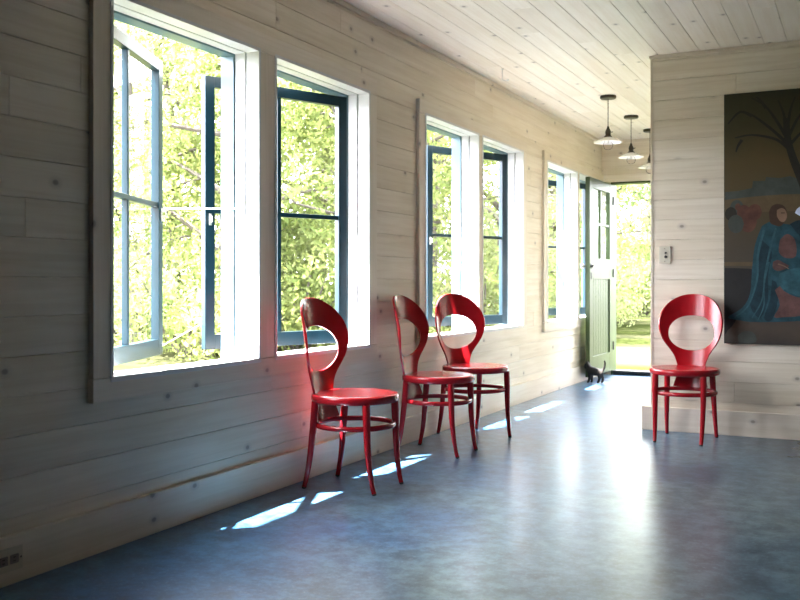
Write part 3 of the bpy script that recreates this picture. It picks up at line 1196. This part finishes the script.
def leaf_mesh(name, centres, radii, n, size, seed, m):
    """thousands of separate small leaves clustered round the twig ends"""
    rg = np.random.default_rng(seed)
    ci = rg.integers(0, len(centres), n)
    cc = np.array(centres)[ci]
    rr = np.array(radii)[ci]
    d = rg.normal(size=(n, 3))
    d /= np.linalg.norm(d, axis=1)[:, None]
    rad = rr * rg.uniform(.25, 1, n) ** .5
    p = cc + d * rad[:, None] * np.array([1, 1, .75])
    a = rg.normal(size=(n, 3))
    a /= np.linalg.norm(a, axis=1)[:, None]
    b = np.cross(a, rg.normal(size=(n, 3)))
    b /= np.linalg.norm(b, axis=1)[:, None]
    s = size * rg.uniform(.6, 1.3, n)[:, None]
    v = np.stack([p - a * s, p + b * s * .42, p + a * s, p - b * s * .42], 1).reshape(-1, 3)
    me = bpy.data.meshes.new(name)
    me.vertices.add(4 * n)
    me.vertices.foreach_set('co', v.ravel())
    me.loops.add(4 * n)
    me.loops.foreach_set('vertex_index', np.arange(4 * n))
    me.polygons.add(n)
    me.polygons.foreach_set('loop_start', np.arange(n) * 4)
    me.polygons.foreach_set('loop_total', np.full(n, 4))
    me.materials.append(m)
    me.update()
    return me


def make_tree(name, h, crown, n, leaf, seed, m, base=.25, size=.062):
    rg = random.Random(seed)
    t = empty(name)
    k = MB()
    top = Vector((rg.uniform(-.5, .5), rg.uniform(-.5, .5), h * .86))
    trunk = interp([(0, 0, -.2), (rg.uniform(-.15, .15), rg.uniform(-.15, .15), h * .25), (rg.uniform(-.3, .3), rg.uniform(-.3, .3), h * .55), top], 5)
    r0 = .018 * h + .03
    k.tube(trunk, [r0 * (1 - .85 * i / (len(trunk) - 1)) for i in range(len(trunk))], 9)
    cen, rad = [], []
    nb = 15
    for q in range(nb):
        f = base + (1 - base) * (q + .5) / nb
        i = min(int(f * (len(trunk) - 1)), len(trunk) - 2)
        p = trunk[i]
        ang = q * 2.4 + rg.uniform(-.4, .4)
        ln = crown * (1.0 - .55 * abs(f - .5)) * rg.uniform(.7, 1.05)
        e = p + Vector((math.cos(ang) * ln, math.sin(ang) * ln, ln * rg.uniform(.15, .55)))
        mid = p.lerp(e, .5) + Vector((rg.uniform(-.2, .2), rg.uniform(-.2, .2), rg.uniform(0, .3)))
        br = interp([p, mid, e], 4)
        k.tube(br, [r0 * .34 * (1 - .8 * z / (len(br) - 1)) for z in range(len(br))], 6)
        for fr in (.45, .7, 1.0):
            c_ = p.lerp(e, fr) + Vector((rg.uniform(-.35, .35), rg.uniform(-.35, .35), rg.uniform(-.2, .4)))
            cen.append(tuple(c_))
            rad.append(crown * rg.uniform(.22, .36))
            # twig to the cluster
            k.tube([br[min(int(fr * (len(br) - 1)), len(br) - 1)], c_], [.018, .006], 5)
    for q in range(4):
        cen.append((top.x + rg.uniform(-.5, .5), top.y + rg.uniform(-.5, .5), h * rg.uniform(.85, .98)))
        rad.append(crown * .30)
    k.build('trunk', M['bark'], t)
    link('foliage', leaf_mesh('foliage', cen, rad, n, size, seed, m), t)
    return t


def make_bush(name, h, r_, n, seed, m):
    rg = random.Random(seed)
    t = empty(name)
    k = MB()
    cen, rad = [], []
    for q in range(12):
        a = q * 2.4
        d_ = r_ * math.sqrt((q + .5) / 12)
        e = Vector((math.cos(a) * d_, math.sin(a) * d_, h * rg.uniform(.35, .85) * (1 - .35 * d_ / r_)))
        k.tube([(0.1 * math.cos(a), .1 * math.sin(a), -.1), (e.x * .6, e.y * .6, e.z * .6), e], [.03, .02, .008], 6)
        cen.append(tuple(e))
        rad.append(r_ * rg.uniform(.3, .45))
        cen.append((e.x * .8, e.y * .8, e.z * .45))
        rad.append(r_ * .38)
    k.build('stems', M['bark'], t)
    link('foliage', leaf_mesh('foliage', cen, rad, n, .06, seed, m), t)
    return t


def at(ang, dist):
    """point on the lawn: ang degrees to the left of the corridor's direction, seen from the camera's end of the room"""
    return (-dist * math.sin(R(ang)), dist * math.cos(R(ang)), -.14)


proto = {'a': make_tree('broadleaf_tree', 8.2, 2.6, 13000, None, 3, M['leaf_a']),
         'b': make_tree('leafy_tree', 10.5, 3.2, 15000, None, 8, M['leaf_b'], base=.18, size=.076),
         'c': make_tree('slender_tree', 7.0, 1.9, 9000, None, 14, M['leaf_c'], base=.15),
         's': make_bush('garden_shrub', 2.0, 1.5, 5000, 20, M['leaf_a']),
         't': make_bush('wild_shrub', 3.0, 1.9, 7000, 26, M['leaf_c'])}
used = set()
VIEW = {1: 'nearest window', 2: 'second window', 3: 'third window', 4: 'open doorway', 5: 'doorway, hidden by the partition'}
trees = [  # kind, angle, distance, scale, turn, which opening shows it
    ('a', 42.5, 17.5, .95, 0.3, 1), ('c', 40.0, 20.0, 1.1, 1.3, 1), ('a', 36.8, 15.5, 1.0, 2.0, 1), ('b', 38.5, 27.0, 1.0, 4.0, 1),
    ('c', 34.0, 19.0, 1.2, 0.9, 1), ('b', 31.5, 20.5, .95, 3.1, 1), ('a', 29.0, 16.5, 1.1, 5.2, 1), ('b', 44.0, 30.0, .9, 1.9, 1),
    ('b', 34.5, 33.0, 1.1, 0.2, 1), ('a', 46.0, 22.0, 1.0, 4.4, 1),
    ('a', 24.5, 19.0, 1.1, 2.5, 2), ('b', 22.0, 25.0, 1.0, 5.9, 2), ('c', 20.0, 20.0, 1.2, 3.7, 2), ('b', 26.5, 31.0, 1.0, 1.2, 2),
    ('a', 17.2, 24.0, 1.15, 0.7, 3), ('b', 15.6, 33.0, 1.1, 2.9, 3), ('c', 18.6, 31.0, 1.3, 4.1, 3),
    ('c', 13.6, 41.0, 1.35, 0.5, 4), ('c', 11.5, 40.0, 1.3, 3.5, 4), ('b', 9.4, 46.0, 1.0, 1.5, 4), ('a', 7.0, 40.0, 1.1, 5.0, 4),
    ('b', 1.0, 42.0, 1.0, 0.8, 5), ('a', -6.0, 38.0, 1.2, 2.8, 5), ('a', -3.5, 44.0, 1.3, 0.8, 5), ('b', -9.0, 46.0, 1.1, 0.3, 5), ('b', -14.0, 41.0, 1.0, 4.6, 5), ('t', -3.0, 35.0, 1.2, 1.7, 5), ('t', -11.0, 36.0, 1.2, 3.9, 5),
    ('s', 39.0, 14.5, 1.0, 0.5, 1), ('t', 35.2, 17.0, .8, 2.1, 1), ('s', 32.6, 15.5, 1.1, 1.4, 1), ('t', 30.2, 18.5, .9, 3.3, 1), ('t', 43.0, 19.5, .9, 5.3, 1), ('s', 28.0, 16.0, 1.0, 4.0, 1),
    ('t', 23.4, 20.0, .9, 0.2, 2), ('s', 21.2, 18.5, 1.1, 2.7, 2), ('t', 19.2, 22.0, 1.0, 5.0, 2),
    ('t', 16.4, 25.0, 1.0, 1.0, 3), ('s', 15.2, 28.0, 1.3, 3.0, 3),
    ('t', 13.0, 35.0, 1.3, 0.4, 4), ('t', 11.0, 36.0, 1.2, 2.4, 4), ('s', 12.0, 33.5, 1.5, 4.4, 4), ('t', 9.0, 37.0, 1.3, 1.1, 4),
]
WORD = {'a': 'sunlit broadleaf tree', 'b': 'tall leafy green tree', 'c': 'slender pale green tree', 's': 'low rounded green shrub', 't': 'wild pale green shrub'}
for kd, an, ds, sc, rz, vw in trees:
    o = proto[kd] if kd not in used else copy_tree(proto[kd])
    used.add(kd)
    o.location = at(an, ds)
    o.scale = (sc, sc, sc)
    o.rotation_euler = (0, 0, rz)
    tag(o, '%s beyond the lawn outside the %s' % (WORD[kd], VIEW[vw]), 'tree' if kd in 'abc' else 'shrub', '%ss outside the %s' % (WORD[kd], VIEW[vw]))
